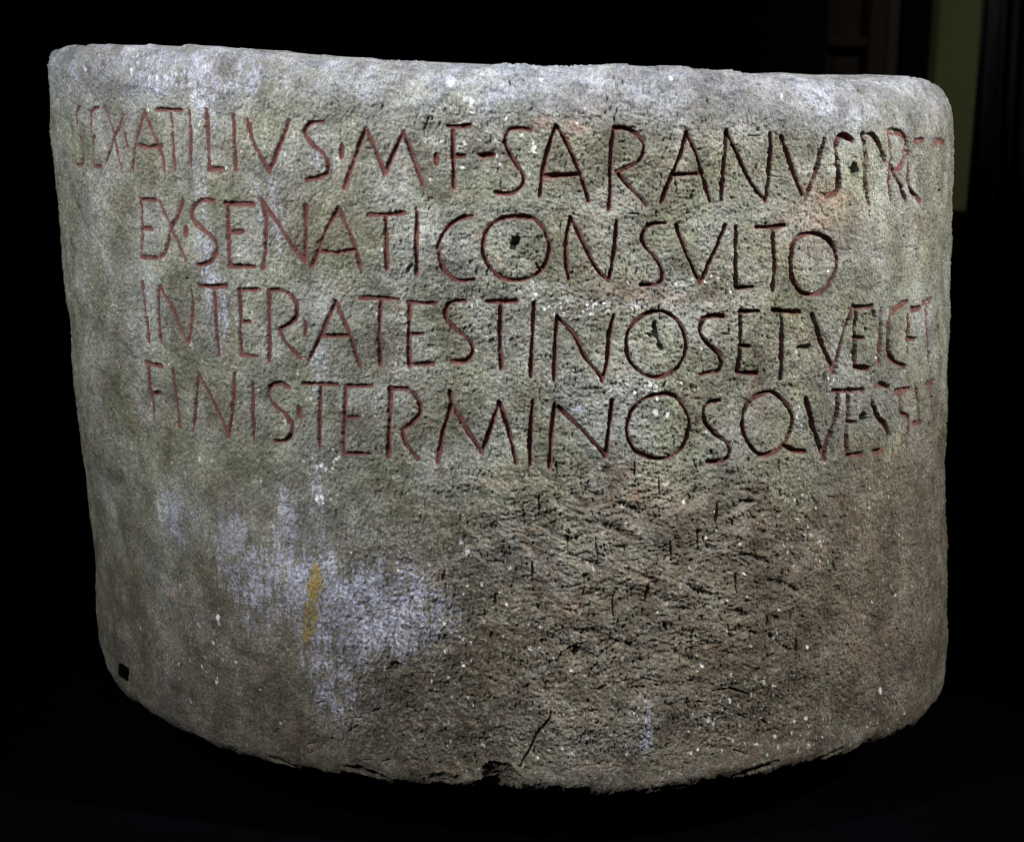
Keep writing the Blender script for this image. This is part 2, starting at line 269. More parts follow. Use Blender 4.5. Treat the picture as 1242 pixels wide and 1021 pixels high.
# ridges (raised)
RG = [([(874,631),(902,619),(925,600)],4,3), ([(800,325),(830,322)],.01,.1), ([(607,325),(622,310),(640,292)],3.5,2.0)]

def window(x0, x1, y0, y1):
    c0 = max(np.searchsorted(XC, x0), 0); c1 = min(np.searchsorted(XC, x1), NC)
    sub = Yn[:, c0:c1]
    ok = (sub.min(1) < y1) & (sub.max(1) > y0)
    r = np.nonzero(ok)[0]
    if len(r) == 0 or c1 <= c0: return None
    return slice(r[0], r[-1]+1), slice(c0, c1)
def dense(pts):
    """Catmull-Rom through the traced points so that bowls are round; nearly straight runs stay straight"""
    p = chart(*np.array(pts).T)
    if len(p) < 4: return p
    closed = np.hypot(*(p[0]-p[-1])) < 1e-6
    q = np.vstack([p[-2] if closed else 2*p[0]-p[1], p, p[1] if closed else 2*p[-1]-p[-2]])
    out = []
    for i in range(1, len(q)-2):
        for t in (0, .25, .5, .75):
            a, b, c, d = q[i-1], q[i], q[i+1], q[i+2]
            out.append(.5*((2*b)+(-a+c)*t+(2*a-5*b+4*c-d)*t*t+(-a+3*b-3*c+d)*t**3))
    out.append(q[-2]); return np.array(out)
def dist(P, xs, yw):
    d = np.full(xs.shape, 1e9, np.float32); ar = np.zeros(xs.shape, np.float32); tot = 0
    for (x0, y0), (x1, y1) in zip(P[:-1], P[1:]):
        dx, dy = x1-x0, y1-y0; l2 = dx*dx+dy*dy+1e-9
        t = np.clip(((xs-x0)*dx+(yw-y0)*dy)/l2, 0, 1)
        dd = np.hypot(xs-x0-t*dx, yw-y0-t*dy); ln = math.sqrt(l2)
        b = dd < d; d = np.where(b, dd, d); ar = np.where(b, tot+t*ln, ar); tot += ln
    return d, ar, tot

XL = X; shape = X.shape
jx = (1.0*gn(X/5.2, Yn/5.2, 11) + .8*gn(X/2.4, Yn/2.4, 12)).astype(np.float32)
jy = (1.0*gn(X/5.0, Yn/5.4, 13) + .8*gn(X/2.4, Yn/2.4, 14)).astype(np.float32)
n4 = gn(X/4.2, Yn/4.2, 15).astype(np.float32); n12 = gn(X/13, Yn/13, 16).astype(np.float32)
carve = np.zeros(shape, np.float32); paint = np.zeros(shape, np.float32); ids = np.full(shape, -1, np.int16)
inside = np.zeros(shape, np.float32)          # how far a point lies inside any carved stroke: keeps the relief calm there
dmin = np.full(shape, 1e9, np.float32)
for k, (ch, line, strokes, hw, dp, pt) in enumerate(L):
    for si, st in enumerate(strokes):
        P = dense(st)
        W = window(P[:, 0].min()-14, P[:, 0].max()+14, P[:, 1].min()-14, P[:, 1].max()+14)
        if W is None: continue
        lim = 1-.8*sm(930, 1050, np.float64(np.mean([p_[0] for p_ in st])))
        xs = X[W]+jx[W]*lim; yw = Yn[W]+jy[W]*lim
        d, ar, tot = dist(P, xs, yw)
        ph = k*1.7+si; mx = np.float64(np.mean([p_[0] for p_ in st])); hw_ = hw*(1+.42*(1/max(math.cos(P[:, 0].mean()/K), .3)-1))
        wv = hw_*(1.0+.16*np.sin(ar/11+ph)+.10*np.sin(ar/4.3+2*ph)); dv = dp*(1+.18*np.sin(ar/14+ph*2.2))
        en = np.minimum(sm(-1, 5, ar), 1)*np.minimum(sm(-1, 5, tot-ar), 1)*.35+.65    # shallower at stroke ends
        q = np.clip(1-(d/wv)**2, 0, 1)
        dv = dv*(.80+.50*sm(480, 800, mx)-.20*sm(1000, 1100, mx))
        g = dv*en*(q**.55) + .55*np.exp(-(np.maximum(d-wv, 0)/2.2)**2)*(d < wv+7)
        carve[W] = np.maximum(carve[W], g)
        inside[W] = np.maximum(inside[W], sm(wv+1.5, wv-1, d))
        worn = sm(-.35, -.05, n12[W]*.75+n4[W]*.6 + (pt-.66+.14*sm(1060, 1110, mx))*1.25)
        paint[W] = np.maximum(paint[W], sm(wv+.9, wv-.5, d)*worn)
        b = (d < wv+.9) & (d < dmin[W])
        iw = ids[W]; iw[b] = k; ids[W] = iw
        dw = dmin[W]; dmin[W] = np.minimum(dw, d)
damage = np.zeros(shape, np.float32)
rs = np.random.RandomState(21)
for cx, cyc, sx, sy, n, l0, l1, sl in [(800,690,150,110,44,6,26,.22),(730,600,120,50,16,6,20,.25),(1040,620,70,230,130,3,11,.12),(1075,300,45,160,90,4,11,.1),(900,330,160,150,60,4,11,.25),
        (560,760,120,110,60,5,15,.3),(800,100,230,25,60,4,10,.8),(450,320,200,150,50,3,8,.3),(850,850,180,60,60,5,14,.6),(520,900,170,35,50,5,14,1.2)]:
    for _ in range(n):
        x = cx+rs.uniform(-1.3, 1.3)*sx; y = cyc+rs.randn()*sy*.7; l = rs.uniform(l0, l1)*rs.uniform(.6, 1); a = rs.randn()*sl
        if not (90 < x < 1140 and 70 < y < 945): continue
        b = rs.randn()*.12*l
        CR_.append(([(x, y), (x+math.sin(a)*l*.5+b, y+math.cos(a)*l*.5), (x+math.sin(a)*l, y+math.cos(a)*l)], rs.uniform(.7, 1.3), rs.uniform(1.4, 3.4)))
for cx, cyc, sx, sy, n in [(820,720,150,120,70),(800,180,180,100,30),(640,850,200,70,40)]:   # short lying dents
    for _ in range(n):
        x = cx+rs.uniform(-1.3, 1.3)*sx; y = cyc+rs.randn()*sy*.7; l = rs.uniform(5, 18); a = -.25+rs.randn()*.5
        if y > 940 or x > 1130: continue
        CR_.append(([(x, y), (x+math.cos(a)*l, y+math.sin(a)*l)], rs.uniform(1.0, 2.4), rs.uniform(1.6, 3.6)))
for pts, hw, dp in CR_:
    P = chart(*np.array(pts).T)
    W = window(P[:, 0].min()-10, P[:, 0].max()+10, P[:, 1].min()-10, P[:, 1].max()+10)
    if W is None: continue
    d, ar, tot = dist(P, X[W]+jx[W]*1.8, Yn[W]+jy[W]*1.8)
    tap = .35+.65*np.sin(np.clip(ar/tot, 0, 1)*math.pi)
    damage[W] = np.maximum(damage[W], dp*np.clip(1-(d/(hw*tap))**2, 0, 1)**.6)
for x, y, rx, ry, tl, dp in HO:
    c = chart([x, x+1, x], [y, y, y+1]); ex = np.hypot(*(c[1]-c[0])); ey = np.hypot(*(c[2]-c[0])); cx, cyy = c[0]
    m_ = max(rx*ex, ry*ey)*1.6+4
    W = window(cx-m_, cx+m_, cyy-m_, cyy+m_)
    if W is None: continue
    u = (X[W]+jx[W]*2.6+n12[W]*3-cx)/ex; v = (Yn[W]+jy[W]*2.6-n12[W]*3-cyy)/ey; t = R3(tl)
    q = ((u*math.cos(t)+v*math.sin(t))/rx)**2+((-u*math.sin(t)+v*math.cos(t))/ry)**2
    damage[W] = np.maximum(damage[W], dp*np.clip(1-q, 0, 1)**.7)
ridge = np.zeros(shape, np.float32)
for pts, hw, dp in RG:
    P = chart(*np.array(pts).T)
    W = window(P[:, 0].min()-12, P[:, 0].max()+12, P[:, 1].min()-12, P[:, 1].max()+12)
    d, ar, tot = dist(P, X[W]+jx[W]*2.5, Yn[W]+jy[W]*2.5)
    ridge[W] = np.maximum(ridge[W], dp*np.exp(-(d/hw)**2))

# ------------------------------------------------------------------ relief of the rough-dressed surface
def zone(x, y, rx, ry, p=2):
    """soft elliptical zone round a point of the surface"""
    c = chart([x, x+1, x], [y, y, y+1]); ex = np.hypot(*(c[1]-c[0])); ey = np.hypot(*(c[2]-c[0]))
    q = ((X-c[0, 0])/(rx*ex))**2+((Yn-c[0, 1])/(ry*ey))**2
    return np.exp(-q**(p/2)).astype(np.float32)
smooth_ll = 1-.62*(sm(.55*K, .85*K, Yn)*sm(-.25*K, -.6*K, X)).astype(np.float32)
calm = (1-.75*inside)*smooth_ll
Zr = np.clip(zone(830, 700, 210, 130, 3)+zone(700, 640, 130, 80, 3), 0, 1)          # coarse pick-dressed area, lower right
Zt = sm(Y0.max()+.02*K, Yt.min(), Yn).astype(np.float32)                          # weathered shoulder
right = sm(.75*K, 1.05*K, X).astype(np.float32); left = sm(-.35*K, -1.0*K, X).astype(np.float32)
wx = X + 9*gn(X/60, Yn/60, 21); wy = Yn + 9*gn(X/60, Yn/60, 22)
H = 7*gn(X/260, Yn/260, 31) + 4.5*gn(X/110, Yn/90, 32) + 2.8*gn(X/45, Yn/45, 33)*(1+.8*Zr)
H += 1.6*gn(X/21, Yn/21, 34)*(1+.9*Zr)
fine = 1.4*gn(wx/10.5, wy/12.5, 35) + 1.5*gn(wx/5.4, wy/7.2, 36) + 1.9*gn(X/3.0, Yn/3.9, 37)
diag = gn((wx+.45*wy)/3.2, (wy-.45*wx)/8.5, 38) + .8*gn((wx+.35*wy)/5.6, (wy-.35*wx)/15, 39)
vert = gn(wx/3.1, wy/10.5, 40) + .8*gn(wx/5.5, wy/20, 41)
fibr = gn((wx*.94+wy*.34)/15, (wy*.94-wx*.34)/3.3, 42) + gn((wx*.98-wy*.2)/22, (wy*.98+wx*.2)/4.2, 43)
H += calm*(fine*(1-.25*left) + 1.6*diag*(1-right)*(1-.8*Zr) + 1.5*vert*np.maximum(right, .25) + 1.1*fibr*(Zr+.18*sm(.0, .6*K, X)*sm(.55*K, .9*K, Yn)))
def marks(deg, seed, a, b):
    c_, s_ = math.cos(R3(deg)), math.sin(R3(deg)); return gn((wx*c_-wy*s_)/a, (wx*s_+wy*c_)/b, seed)
sel = gn(X/95, Yn/70, 91)                          # the dressing marks change direction from patch to patch
w1 = sm(-.12, .02, sel); w2 = sm(.05, .2, sel)
def dressed(seed, a, b): return marks(28, seed, a, b)*(1-w1) + marks(8, seed+1, a, b)*w1*(1-w2) + marks(-32, seed+2, a, b)*w2
scr = .8*dressed(110, 30, 9)+.8*dressed(114, 17, 5)
H += calm*(1.0*Zr+.6)*scr*(1-.5*left)*(1-.6*right) + 2.6*Zr*gn(X/30, Yn/24, 94)
H -= calm*(.6*Zr+.5)*sm(.25, .55, dressed(118, 20, 6)*1.2)*(gn(X/50, Yn/50, 96) > 0)
hol = sm(.18, .55, gn((wx+.5*wy)/34, (wy-.5*wx)/20, 97))
H -= calm*(3.2*Zr+1.2)*hol
pit = sm(.25, .46, gn(wx/4.6, wy/7.0, 46))*sm(-.12, .22, gn(X/40, Yn/40, 47))
pit2 = sm(.30, .5, gn(wx/8.5, wy/12.5, 48))
H -= calm*(3.0*pit*(.55+.8*right+.4*Zr) + 2.6*pit2*(.35+.5*Zr+.6*right)*sm(-.1, .25, gn(X/70, Yn/70, 49)))
# small lumps (grains standing proud)
H += calm*.8*sm(.28, .45, gn(X/3.6, Yn/3.6, 50))
# broken lower edge
edge = .8*sm(1.24*K, 1.36*K, Yn - (Yb-1.36*K)[None, :].astype(np.float32))
H += edge*(6*gn(X/34, Yn/17, 51)+2.0*gn(X/11, Yn/9, 52)) - edge*3*sm(.2, .45, gn(X/26, Yn/15, 53))
H += Zt*(3.4*gn(X/34, Yn/15, 54)+1.6*gn(X/12, Yn/6.5, 55)-2.2*sm(.15, .4, gn(X/24, Yn/9, 98)))
H[k0:] *= .45; H[k0-40:k0] *= np.linspace(1, .45, 40)[:, None]
H -= .55*edge*(fine*calm)
H -= carve; H -= damage; H += ridge
# silhouette: gentle bulges of the left and right flank
H += left*(-3.0*np.exp(-((Yn-.93*K)/90)**2) + 2.0*np.exp(-((Yn-.35*K)/110)**2)) 
H += right*(3.5*sm(.7*K, 1.2*K, Yn))
fadeb = 1-.999*sm(2.6, 3.05, np.abs(theta))[None, :]
capf = np.ones(NR); capf[:nA] = np.linspace(0, 1, nA); capf[-nE:] = np.linspace(1, 0, nE)
H = H*fadeb*capf[:, None]/K

# ------------------------------------------------------------------ colour masks (deposits, stains, a cooler top band, a darker brown lower part)
st = gn(X/5.5, Yn/70, 61)+.7*gn(X/12, Yn/120, 62)         # vertical run-off streaks
bl = gn(wx/22, wy/22, 63)+.7*gn(wx/9, wy/9, 64)+.5*gn(X/4, Yn/4, 65)
def blobs(lst):
    m_ = np.zeros(shape, np.float32)
    for x, y, rx, ry, s in lst: m_ += s*zone(x, y, rx, ry)
    return m_
lime = blobs([(400,850,40,50,.12),(500,700,50,40,.25),(530,745,40,20,.3),(385,480,9,90,.5),(420,720,60,40,.5),(240,90,120,26,.4),(330,250,40,80,.35),(200,350,50,60,.25),(160,200,60,60,.3),(1110,180,30,90,.35),(1000,150,60,40,.4),(345,600,8,60,.5),(290,600,7,40,.4),(465,655,60,20,.3),(440,735,85,45,1.0),(330,680,60,50,.75),(287,655,22,40,.6),(212,628,30,38,.75),(383,600,12,50,.6),(350,625,10,40,.4),(480,770,70,40,.5),(425,845,50,50,.42),(385,800,30,40,.35),(440,905,80,25,.18),(310,760,25,60,.25),
              (255,150,20,60,.45),(250,300,13,120,.55),(268,380,11,60,.6),(395,190,40,70,.42),(335,290,20,60,.25),(390,430,25,40,.28),(784,895,7,22,.9),(800,850,60,25,.3),(745,905,50,16,.35),(545,102,10,8,1.0),
              (900,440,22,14,.2),(650,345,70,16,.35),(968,510,14,26,.6),(1095,290,30,90,.28),(830,560,60,12,.2),(280,715,40,30,.3),(1075,405,16,30,.3),(700,498,12,8,.8),(240,100,150,30,.25),(745,367,90,10,.5)])
M_lime = sm(.25, .95, lime*(1.1+1.0*st+1.1*bl+1.1*gn(X/3.4, Yn/4, 79)))
M_lime = np.maximum(M_lime, .36*sm(.08, .6, lime)*sm(-.4, .6, bl+st))
M_lime = np.maximum(M_lime, .20*sm(.15, .75, st+.5*bl+.25*gn(X/200, Yn/200, 80)))
och = blobs([(380,715,7,24,1.3),(376,748,9,18,1.3),(385,700,6,14,1.1),(372,770,5,12,.8),(345,700,4,22,.75),(300,740,6,10,.35),(378,800,5,10,.5),(1098,180,5,10,.4)])
M_och = sm(.42, .75, och*(1+1.5*bl+1.3*gn(X/3.2, Yn/4.5, 81)))
shoulder = sm(.05*K, -.09*K, Yn + 22*gn(X/55, Yn/70, 66) + 8*gn(X/14, Yn/14, 67) + .03*K)
M_cool = np.clip(shoulder*.95*(.75+.7*gn(X/38, Yn/22, 99)+.3*bl) + .5*blobs([(930,110,130,40,.8),(1000,140,60,30,.6),(160,110,70,40,.6),(640,120,80,20,.5)]), 0, 1)
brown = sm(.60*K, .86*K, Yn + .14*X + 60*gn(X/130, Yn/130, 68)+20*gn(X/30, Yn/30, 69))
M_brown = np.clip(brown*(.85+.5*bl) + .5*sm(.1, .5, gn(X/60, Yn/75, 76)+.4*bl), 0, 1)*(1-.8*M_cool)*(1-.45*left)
green = np.clip(.5+1.7*gn(wx/85, wy/95, 77)+.5*bl+.25*st, 0, 1)
pink = sm(.25, .6, gn(wx/38, wy/30, 78)+.35*bl)*.22 + blobs([(660,150,12,8,1.0),(700,152,14,12,.9),(720,125,30,12,.6),(1000,268,40,30,.5),(690,740,14,9,.7),(660,700,16,16,.35),(790,360,60,10,.6),(1000,235,20,15,.6),(1060,780,30,30,.35),(760,600,60,30,.4)])*(.8+bl)
pink = np.clip(pink, 0, 1)
# pale specks: grains and chips
speck = np.zeros(shape, np.float32); rs = np.random.RandomState(9)
SP = [(1066.6,837,4.2,1.0),(545,102,3.6,.8),(648,177,3.2,.8),(648,184,2.4,.8),(572,125,3.2,.8),(384,604,3,1),(391,603,3,1),(266,748,3.4,1),(267,755,2,.8),(243,760,2.2,.8),(158,70,3,.6),(156,88,3,.7),(100,85,3,.7),(245,150,2.6,.5),(110.5,148,2.6,1),(110.5,154,3,1),(111,160,2.4,1),
      (820,97,3,.6),(657,97,3,.5),(700,150,2,.6),(795,500,3,.8),(810,503,2.5,1),(567,670,4,.7),(559,657,2.6,.8),(345,512,2.6,.7),(225,575,1.8,.7),(230,850,3,.4),(650,357,2,.8),(1001,560,2.8,.7),(967,505,2.5,.7),(925,825,3.6,.6),(936,832,3,.6),(860,873,3.5,.6),(866,878,3,.6),(795,470,4,.6),(788,466,3,.7)]
for cx, cyy, n, sx, sy in [(690,372,46,60,8),(790,470,22,40,9),(840,340,12,30,8),(560,815,26,45,35),(390,610,8,12,20),(970,640,34,26,30),(880,800,30,60,40),(960,880,60,90,26),(560,160,20,60,40),(620,750,26,90,60),(250,800,30,60,60),(400,560,14,20,12),(1020,450,16,40,40),(1090,880,14,25,20),(700,900,40,160,36),(180,90,14,40,18),(1080,680,20,20,120),(350,450,40,170,180),(850,560,50,200,220)]:
    for _ in range(n): SP.append((cx+rs.randn()*sx*.7, cyy+rs.randn()*sy*.7, rs.uniform(.85, 2.1), rs.uniform(.45, 1)))
for x, y, r, s in SP:
    if not (60 < x < 1148): continue
    c = chart([x], [y])[0]; W = window(c[0]-r*2.5, c[0]+r*2.5, c[1]-r*2.5, c[1]+r*2.5)
    if W is None: continue
    d = np.hypot(X[W]+jx[W]*2.4+n4[W]*2-c[0], (Yn[W]+jy[W]*2.4+n12[W]*2-c[1])*.75)
    speck[W] = np.maximum(speck[W], s*sm(r*1.25, r*.55, d))
speck = speck*sm(.1, -.2, paint-.4)

# ------------------------------------------------------------------ points in space
zz = -ZY/K
rad = (1+TAPER*zz)*RF + H*NRr
zf = zz + H*NZ
px = (SHEAR*zz + rad*np.sin(theta)[None, :])*S
py = (-rad*np.cos(theta)[None, :])*S
pz = (zf+ZB)*S
pz -= 0
PTS = np.stack([px, py, pz], -1).reshape(-1, 3).astype(np.float32)
FLOOR = float(np.percentile(PTS[:, 2], .5))
low = float(PTS[:, 2].min())
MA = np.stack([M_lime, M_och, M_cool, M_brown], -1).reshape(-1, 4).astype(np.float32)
MB_ = np.stack([paint, speck, green, pink], -1).reshape(-1, 4).astype(np.float32)

idx = np.arange(NR*NC, dtype=np.int32).reshape(NR, NC)
q0 = idx[:-1]; q1 = idx[1:]
nx0 = np.roll(q0, -1, 1); nx1 = np.roll(q1, -1, 1)
FC = np.stack([q0, q1, nx1, nx0], -1).reshape(-1, 4)
fid = ids.reshape(-1)[FC].max(1)
fid[(ids.reshape(-1)[FC] >= 0).sum(1) < 2] = -1

def submesh(name, faces, mat):
    u, inv = np.unique(faces, return_inverse=True)
    me = bpy.data.meshes.new(name); n = len(faces)
    me.vertices.add(len(u)); me.vertices.foreach_set('co', PTS[u].ravel())
    me.loops.add(n*4); me.loops.foreach_set('vertex_index', inv.astype(np.int32).ravel())
    me.polygons.add(n); me.polygons.foreach_set('loop_start', np.arange(0, n*4, 4, dtype=np.int32))
    me.update(calc_edges=True); me.shade_smooth()
    for nm, arr in (('tints', MA), ('finish', MB_)):
        a = me.attributes.new(nm, 'FLOAT_COLOR', 'POINT'); a.data.foreach_set('color', arr[u].ravel())
    me.materials.append(mat)
    return me

# ------------------------------------------------------------------ materials
class NT:
    def __init__(s, name):
        s.m = bpy.data.materials.new(name); s.m.use_nodes = True; s.t = s.m.node_tree; s.n = s.t.nodes; s.b = s.n['Principled BSDF']
    def node(s, t, **k):
        n = s.n.new(t)
        for a, b in k.items(): setattr(n, a, b)
        return n
    def link(s, a, b): s.t.links.new(a, b)
    def noise(s, vec, scale, detail=4, rough=.6, stretch=None):
        if stretch:
            mp = s.node('ShaderNodeMapping'); mp.inputs['Scale'].default_value = stretch; s.link(vec, mp.inputs[0]); vec = mp.outputs[0]
        n = s.node('ShaderNodeTexNoise'); n.inputs['Scale'].default_value = scale; n.inputs['Detail'].default_value = detail; n.inputs['Roughness'].default_value = rough
        s.link(vec, n.inputs['Vector']); return n.outputs['Fac']
    def remap(s, v, a, b, c=0, d=1):
        n = s.node('ShaderNodeMapRange'); n.inputs[1].default_value = a; n.inputs[2].default_value = b; n.inputs[3].default_value = c; n.inputs[4].default_value = d
        s.link(v, n.inputs[0]); return n.outputs[0]
    def mix(s, f, a, b, mode='MIX'):
        n = s.node('ShaderNodeMix', data_type='RGBA', blend_type=mode)
        for v, i in ((f, 0), (a, 6), (b, 7)):
            if isinstance(v, (int, float)): n.inputs[i].default_value = v
            elif isinstance(v, tuple): n.inputs[i].default_value = (*v, 1)
            else: s.link(v, n.inputs[i])
        return n.outputs[2]
    def math(s, op, a, b=0.):
        n = s.node('ShaderNodeMath', operation=op)
        for i, v in enumerate((a, b)):
            if isinstance(v, (int, float)): n.inputs[i].default_value = v
            else: s.link(v, n.inputs[i])
        return n.outputs[0]

t = NT('weathered_stone')
co = t.node('ShaderNodeTexCoord').outputs['Object']
A1 = t.node('ShaderNodeAttribute', attribute_name='tints'); A2 = t.node('ShaderNodeAttribute', attribute_name='finish')
s1 = t.node('ShaderNodeSeparateColor'); t.link(A1.outputs['Color'], s1.inputs[0]); s2 = t.node('ShaderNodeSeparateColor'); t.link(A2.outputs['Color'], s2.inputs[0])
lime_, och_, cool_, brown_ = s1.outputs[0], s1.outputs[1], s1.outputs[2], A1.outputs['Alpha']
paint_, speck_, green_, pink_ = s2.outputs[0], s2.outputs[1], s2.outputs[2], A2.outputs['Alpha']
n1 = t.noise(co, 260, 5, .7); n2 = t.noise(co, 90, 5, .65); n3 = t.noise(co, 520, 3, .7); n0 = t.noise(co, 22, 4, .6)
base = t.mix(green_, (.232, .243, .220), (.180, .190, .134))
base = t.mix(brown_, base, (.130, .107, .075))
base = t.mix(pink_, base, (.30, .205, .155))
base = t.mix(t.math('MULTIPLY', cool_, t.remap(n2, .35, .55, .55, 1)), base, (.275, .30, .365))
base = t.mix(t.math('MULTIPLY', cool_, t.remap(t.noise(co, 60, 5, .7, (1, 1, 2.2)), .50, .60, 0, .75)), base, (.10, .108, .125))
lm = t.math('MULTIPLY', lime_, t.remap(n1, .42, .56, .08, 1))
base = t.mix(lm, base, t.mix(t.remap(lime_, .3, .8), (.37, .40, .44), (.49, .52, .66)))
base = t.mix(t.math('MULTIPLY', och_, t.remap(n1, .3, .5, .5, 1)), base, (.32, .25, .085))
# mineral grain: dark and pale grains of the trachyte
base = t.mix(t.remap(n1, .55, .65, 0, .5), base, (.07, .068, .06))
base = t.mix(t.remap(n1, .45, .34, 0, .40), base, (.52, .53, .50))
base = t.mix(t.remap(n3, .57, .68, 0, .6), base, (.05, .05, .045))
n00 = t.noise(co, 7, 4, .6); n05 = t.noise(co, 48, 4, .6)
base = t.mix(1.0, base, t.mix(t.remap(n0, .34, .66), (.66, .64, .62), (1.22, 1.22, 1.23)), 'MULTIPLY')
base = t.mix(1.0, base, t.mix(t.remap(n00, .35, .65), (.86, .82, .76), (1.12, 1.13, 1.16)), 'MULTIPLY')
base = t.mix(1.0, base, t.mix(t.remap(n05, .34, .62), (.72, .71, .70), (1.14, 1.14, 1.14)), 'MULTIPLY')
nf = t.noise(co, 380, 2, .8, (1, 1, .8)); ng = t.noise(co, 760, 2, .8)
base = t.mix(1.0, base, t.mix(t.remap(ng, .36, .64), (.76, .755, .75), (1.22, 1.22, 1.23)), 'MULTIPLY')
base = t.mix(1.0, base, t.mix(t.remap(nf, .38, .62), (.84, .83, .82), (1.14, 1.14, 1.15)), 'MULTIPLY')
base = t.mix(speck_, base, (.78, .77, .78))
red = t.mix(t.remap(n2, .35, .65), (.080, .027, .022), (.150, .054, .044))
red = t.mix(t.remap(n1, .56, .68, 0, .55), red, (.055, .04, .035))
red = t.mix(t.remap(nf, .58, .70, 0, .25), red, (.20, .15, .125))
col = t.mix(t.math('MULTIPLY', paint_, t.remap(n1, .30, .42, .55, 1)), base, red)
t.link(col, t.b.inputs['Base Color'])
t.link(t.remap(n2, .3, .7, .72, .95), t.b.inputs['Roughness']); t.b.inputs['Specular IOR Level'].default_value = .3
bm = t.node('ShaderNodeBump'); bm.inputs['Strength'].default_value = 1.0; bm.inputs['Distance'].default_value = .0024
hh = t.math('ADD', t.noise(co, 420, 4, .75), t.math('MULTIPLY', n1, .8)); t.link(hh, bm.inputs['Height']); t.link(bm.outputs[0], t.b.inputs['Normal'])
STONE = t.m

def simple(name, c0, c1, scale, rough, stretch=None, spec=.2):
    t = NT(name); co = t.node('ShaderNodeTexCoord').outputs['Object']
    t.link(t.mix(t.remap(t.noise(co, scale, 5, .6, stretch), .35, .65), c0, c1), t.b.inputs['Base Color'])
    t.b.inputs['Roughness'].default_value = rough; t.b.inputs['Specular IOR Level'].default_value = spec
    bm = t.node('ShaderNodeBump'); bm.inputs['Strength'].default_value = .3; t.link(t.noise(co, scale*6, 3), bm.inputs['Height']); t.link(bm.outputs[0], t.b.inputs['Normal'])
    return t.m

# ------------------------------------------------------------------ the stone and its letters
base_z = low
root = bpy.data.objects.new('boundary_stone', None); C.objects.link(root); root.location = (0, 0, 0); root.empty_display_size = .2
root['label'] = 'round grey weathered boundary stone carved with four lines of red Latin capitals'
root['category'] = 'inscribed stone'
off = Vector((SHEAR*-1.3*S, 0, base_z)); root.location = off
PTS -= np.array(off, np.float32)
blk = bpy.data.objects.new('stone_block', submesh('stone_block', FC[fid < 0], STONE)); C.objects.link(blk); blk.parent = root
order = np.argsort(fid, kind='stable'); fs = fid[order]
ordn = ['first', 'second', 'third', 'fourth']
cnt = {}
for k, (ch, line, *_r) in enumerate(L):
    a, b = np.searchsorted(fs, k), np.searchsorted(fs, k+1)
    if b-a < 4: print('no faces', ch, line); continue
    nm = 'interpunct' if ch == '·' else 'letter'
    ob = bpy.data.objects.new(nm, submesh(nm, FC[order[a:b]], STONE)); C.objects.link(ob); ob.parent = root
    if ch != '·': ob['label'] = 'carved red letter %s in the %s line' % (ch, ordn[line-1])
    else: ob['label'] = 'carved dividing dot in the %s line' % ordn[line-1]

# small black square stuck on the lower left flank
MK = simple('black_tag', (.0008, .0008, .0012), (.0014, .0014, .002), 60, .9, spec=.03)
corn = [(145.0,804.2),(154.2,809.6),(155.2,824.2),(146.0,818.0)]
cc = chart([c[0] for c in corn], [c[1] for c in corn])
def on_stone(xy, lift):
    out = []
    for x, y in xy:
        ci = np.argmin(abs(XC-x)); ri = np.argmin(abs(Yn[:, ci]-y)); t_ = x/K; r = rad[ri, ci]+lift; z = -y/K
        out.append(Vector(((SHEAR*z+r*math.sin(t_))*S, -r*math.cos(t_)*S, (z+ZB)*S))-off)
    return out
rr = [np.mean([on_stone([c], 0)[0].length for c in cc])]
lo = on_stone(cc, -.012); hi = on_stone(cc, .006)
me = bpy.data.meshes.new('tag'); me.from_pydata([tuple(v) for v in lo+hi], [], [(4,5,6,7),(0,3,2,1),(0,1,5,4),(1,2,6,5),(2,3,7,6),(3,0,4,7)]); me.materials.append(MK)
tg = bpy.data.objects.new('square_tag', me); C.objects.link(tg); tg.parent = root; tg['label'] = 'small black square tag on the lower left flank'

# ------------------------------------------------------------------ the dark room behind
def box_mesh(name, x0, x1, y0, y1, z0, z1, mat, bev=.01):
    import bmesh
    bm = bmesh.new(); bmesh.ops.create_cube(bm, size=1)
    for v in bm.verts: v.co = Vector(((x0+x1)/2+v.co.x*(x1-x0), (y0+y1)/2+v.co.y*(y1-y0), (z0+z1)/2+v.co.z*(z1-z0)))
    if bev: bmesh.ops.bevel(bm, geom=bm.edges[:], offset=bev, segments=2, affect='EDGES')
    me = bpy.data.meshes.new(name); bm.to_mesh(me); bm.free(); me.materials.append(mat)
    return me
def link(name, me, parent=None, **kw):
    ob = bpy.data.objects.new(name, me); C.objects.link(ob)
    if parent: ob.parent = parent
    for k, v in kw.items(): ob[k] = v
    return ob
def room_point(px_, y_m, py_=110):
    """x of a picture column at the depth y_m metres behind the stone's axis, at eye height"""
    D = FW*CF + RT*(px_-621) - UP*(py_-510.5); tt = (y_m/S+CD)/D[1]; return (tt*D[0])*S
def room_z(py_, px_, y_m):
    D = FW*CF + RT*(px_-621) - UP*(py_-510.5); tt = (y_m/S+CD)/D[1]; return (CH+tt*D[2]+ZB)*S
FL = simple('black_floor_cloth', (.0004, .0004, .0010), (.0008, .0007, .0018), 9, .95, spec=.02)
me = bpy.data.meshes.new('floor')
me.from_pydata([(-6, -4, 0), (6, -4, 0), (6, 7, 0), (-6, 7, 0)], [], [(0, 1, 2, 3)]); me.materials.append(FL)
fl = link('floor', me, kind='structure'); fl.location.z = base_z+.004
YW = 4.0
WL = simple('dark_wall_plaster', (.0030, .0030, .0042), (.0055, .0050, .0065), 1.6, .95, spec=.05)
link('back_wall', box_mesh('back_wall', -6, 6, YW, YW+.2, base_z, 4.5, WL, 0), kind='structure')
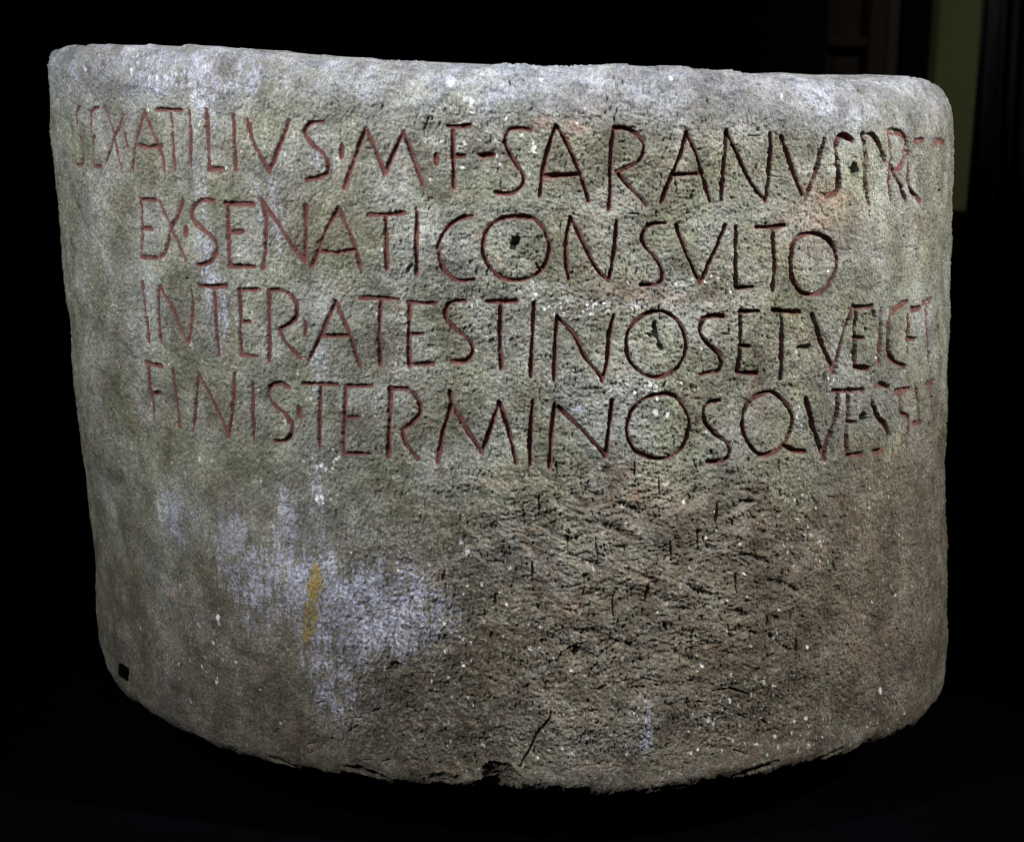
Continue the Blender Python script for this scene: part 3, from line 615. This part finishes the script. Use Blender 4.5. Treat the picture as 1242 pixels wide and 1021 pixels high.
# olive painted pilaster, out of focus at the right
OL = simple('olive_paint', (.16, .17, .075), (.20, .205, .10), 3, .9, (1, 1, .3), spec=.1)
xa, xb = room_point(1134, 3.88), room_point(1186, 3.88)
pl = link('pilaster', box_mesh('pilaster', xa, xb, 3.88, YW-.003, base_z+.004, 3.6, OL, .006))
pl['label'] = 'olive painted pilaster in the dark behind the stone at right'; pl['category'] = 'pilaster'
# dark hanging drape to the right of it
import bmesh
DR = simple('dark_drape', (.008, .011, .012), (.06, .07, .07), 2.5, .95, (3, 3, .5), spec=.05)
x0, x1 = room_point(1186, 3.3), room_point(1310, 3.3); z0, z1 = room_z(262, 1200, 3.3), 3.5
nu, nv = 90, 14; vs = []; fcs = []
for j in range(nv+1):
    for i in range(nu+1):
        u = i/nu; v = j/nv
        yy = 3.3+.035*math.sin(u*34+.5*math.sin(v*3))+.02*math.sin(u*71+v*2)*(1-.4*v)
        vs.append((x0+(x1-x0)*u+.012*math.sin(v*5+u*9), yy, z0+(z1-z0)*v))
for j in range(nv):
    for i in range(nu): a = j*(nu+1)+i; fcs.append((a, a+1, a+nu+2, a+nu+1))
me = bpy.data.meshes.new('drape'); me.from_pydata(vs, [], fcs); me.shade_smooth(); me.materials.append(DR)
dr = link('drape', me); dr['label'] = 'dark folded drape hanging right of the olive pilaster'; dr['category'] = 'drape'
md = dr.modifiers.new('thickness', 'SOLIDIFY'); md.thickness = .008
# dim door frame seen above the stone at right
BR = simple('dim_brown_wood', (.024, .017, .015), (.045, .032, .027), 3, .8, (4, 4, .4))
dd = bpy.data.objects.new('door', None); C.objects.link(dd)
xa, xb, xm = room_point(985, 3.9), room_point(1086, 3.9), room_point(1050, 3.9); dd.location = ((xa+xb)/2, 3.9, base_z)
dd['label'] = 'dim brown panelled door in the dark behind the stone'; dd['category'] = 'door'
def dpart(name, x0, x1, y0, y1, z0, z1, mat):
    ob = link(name, box_mesh(name, x0-dd.location.x, x1-dd.location.x, y0-3.9, y1-3.9, z0-base_z, z1-base_z, mat, .004), dd); return ob
zt = 3.1
dpart('panel', xa+.04, xm-.02, 3.93, 3.96, base_z, zt, BR)
dpart('frame', xm, xm+.05, 3.88, 3.99, base_z, zt, BR); 
BR2 = simple('grey_brown_paint', (.045, .042, .034), (.075, .068, .052), 3, .8, (4, 4, .4))
dpart('jamb', xm+.053, xb, 3.90, 3.98, base_z, zt, BR2)
zr = room_z(45, 1020, 3.9)
dpart('rail', xa+.04, xm-.003, 3.90, 3.928, zr-.03, zr, BR)
# low black plinth that closes the view under the pilaster and the drape
PLN = simple('black_board', (.002, .002, .003), (.004, .003, .005), 4, .9, spec=.03)
zz1 = room_z(258, 1200, 3.1)
pn = link('bench', box_mesh('bench', room_point(1080, 3.1), room_point(1330, 3.1), 2.9, 3.5-.3, base_z+.004, zz1, PLN, .01))
pn['label'] = 'low black bench standing in front of the pilaster and drape'; pn['category'] = 'bench'
print('faces', len(FC), 'letters', len(L), 'floor', FLOOR, low)
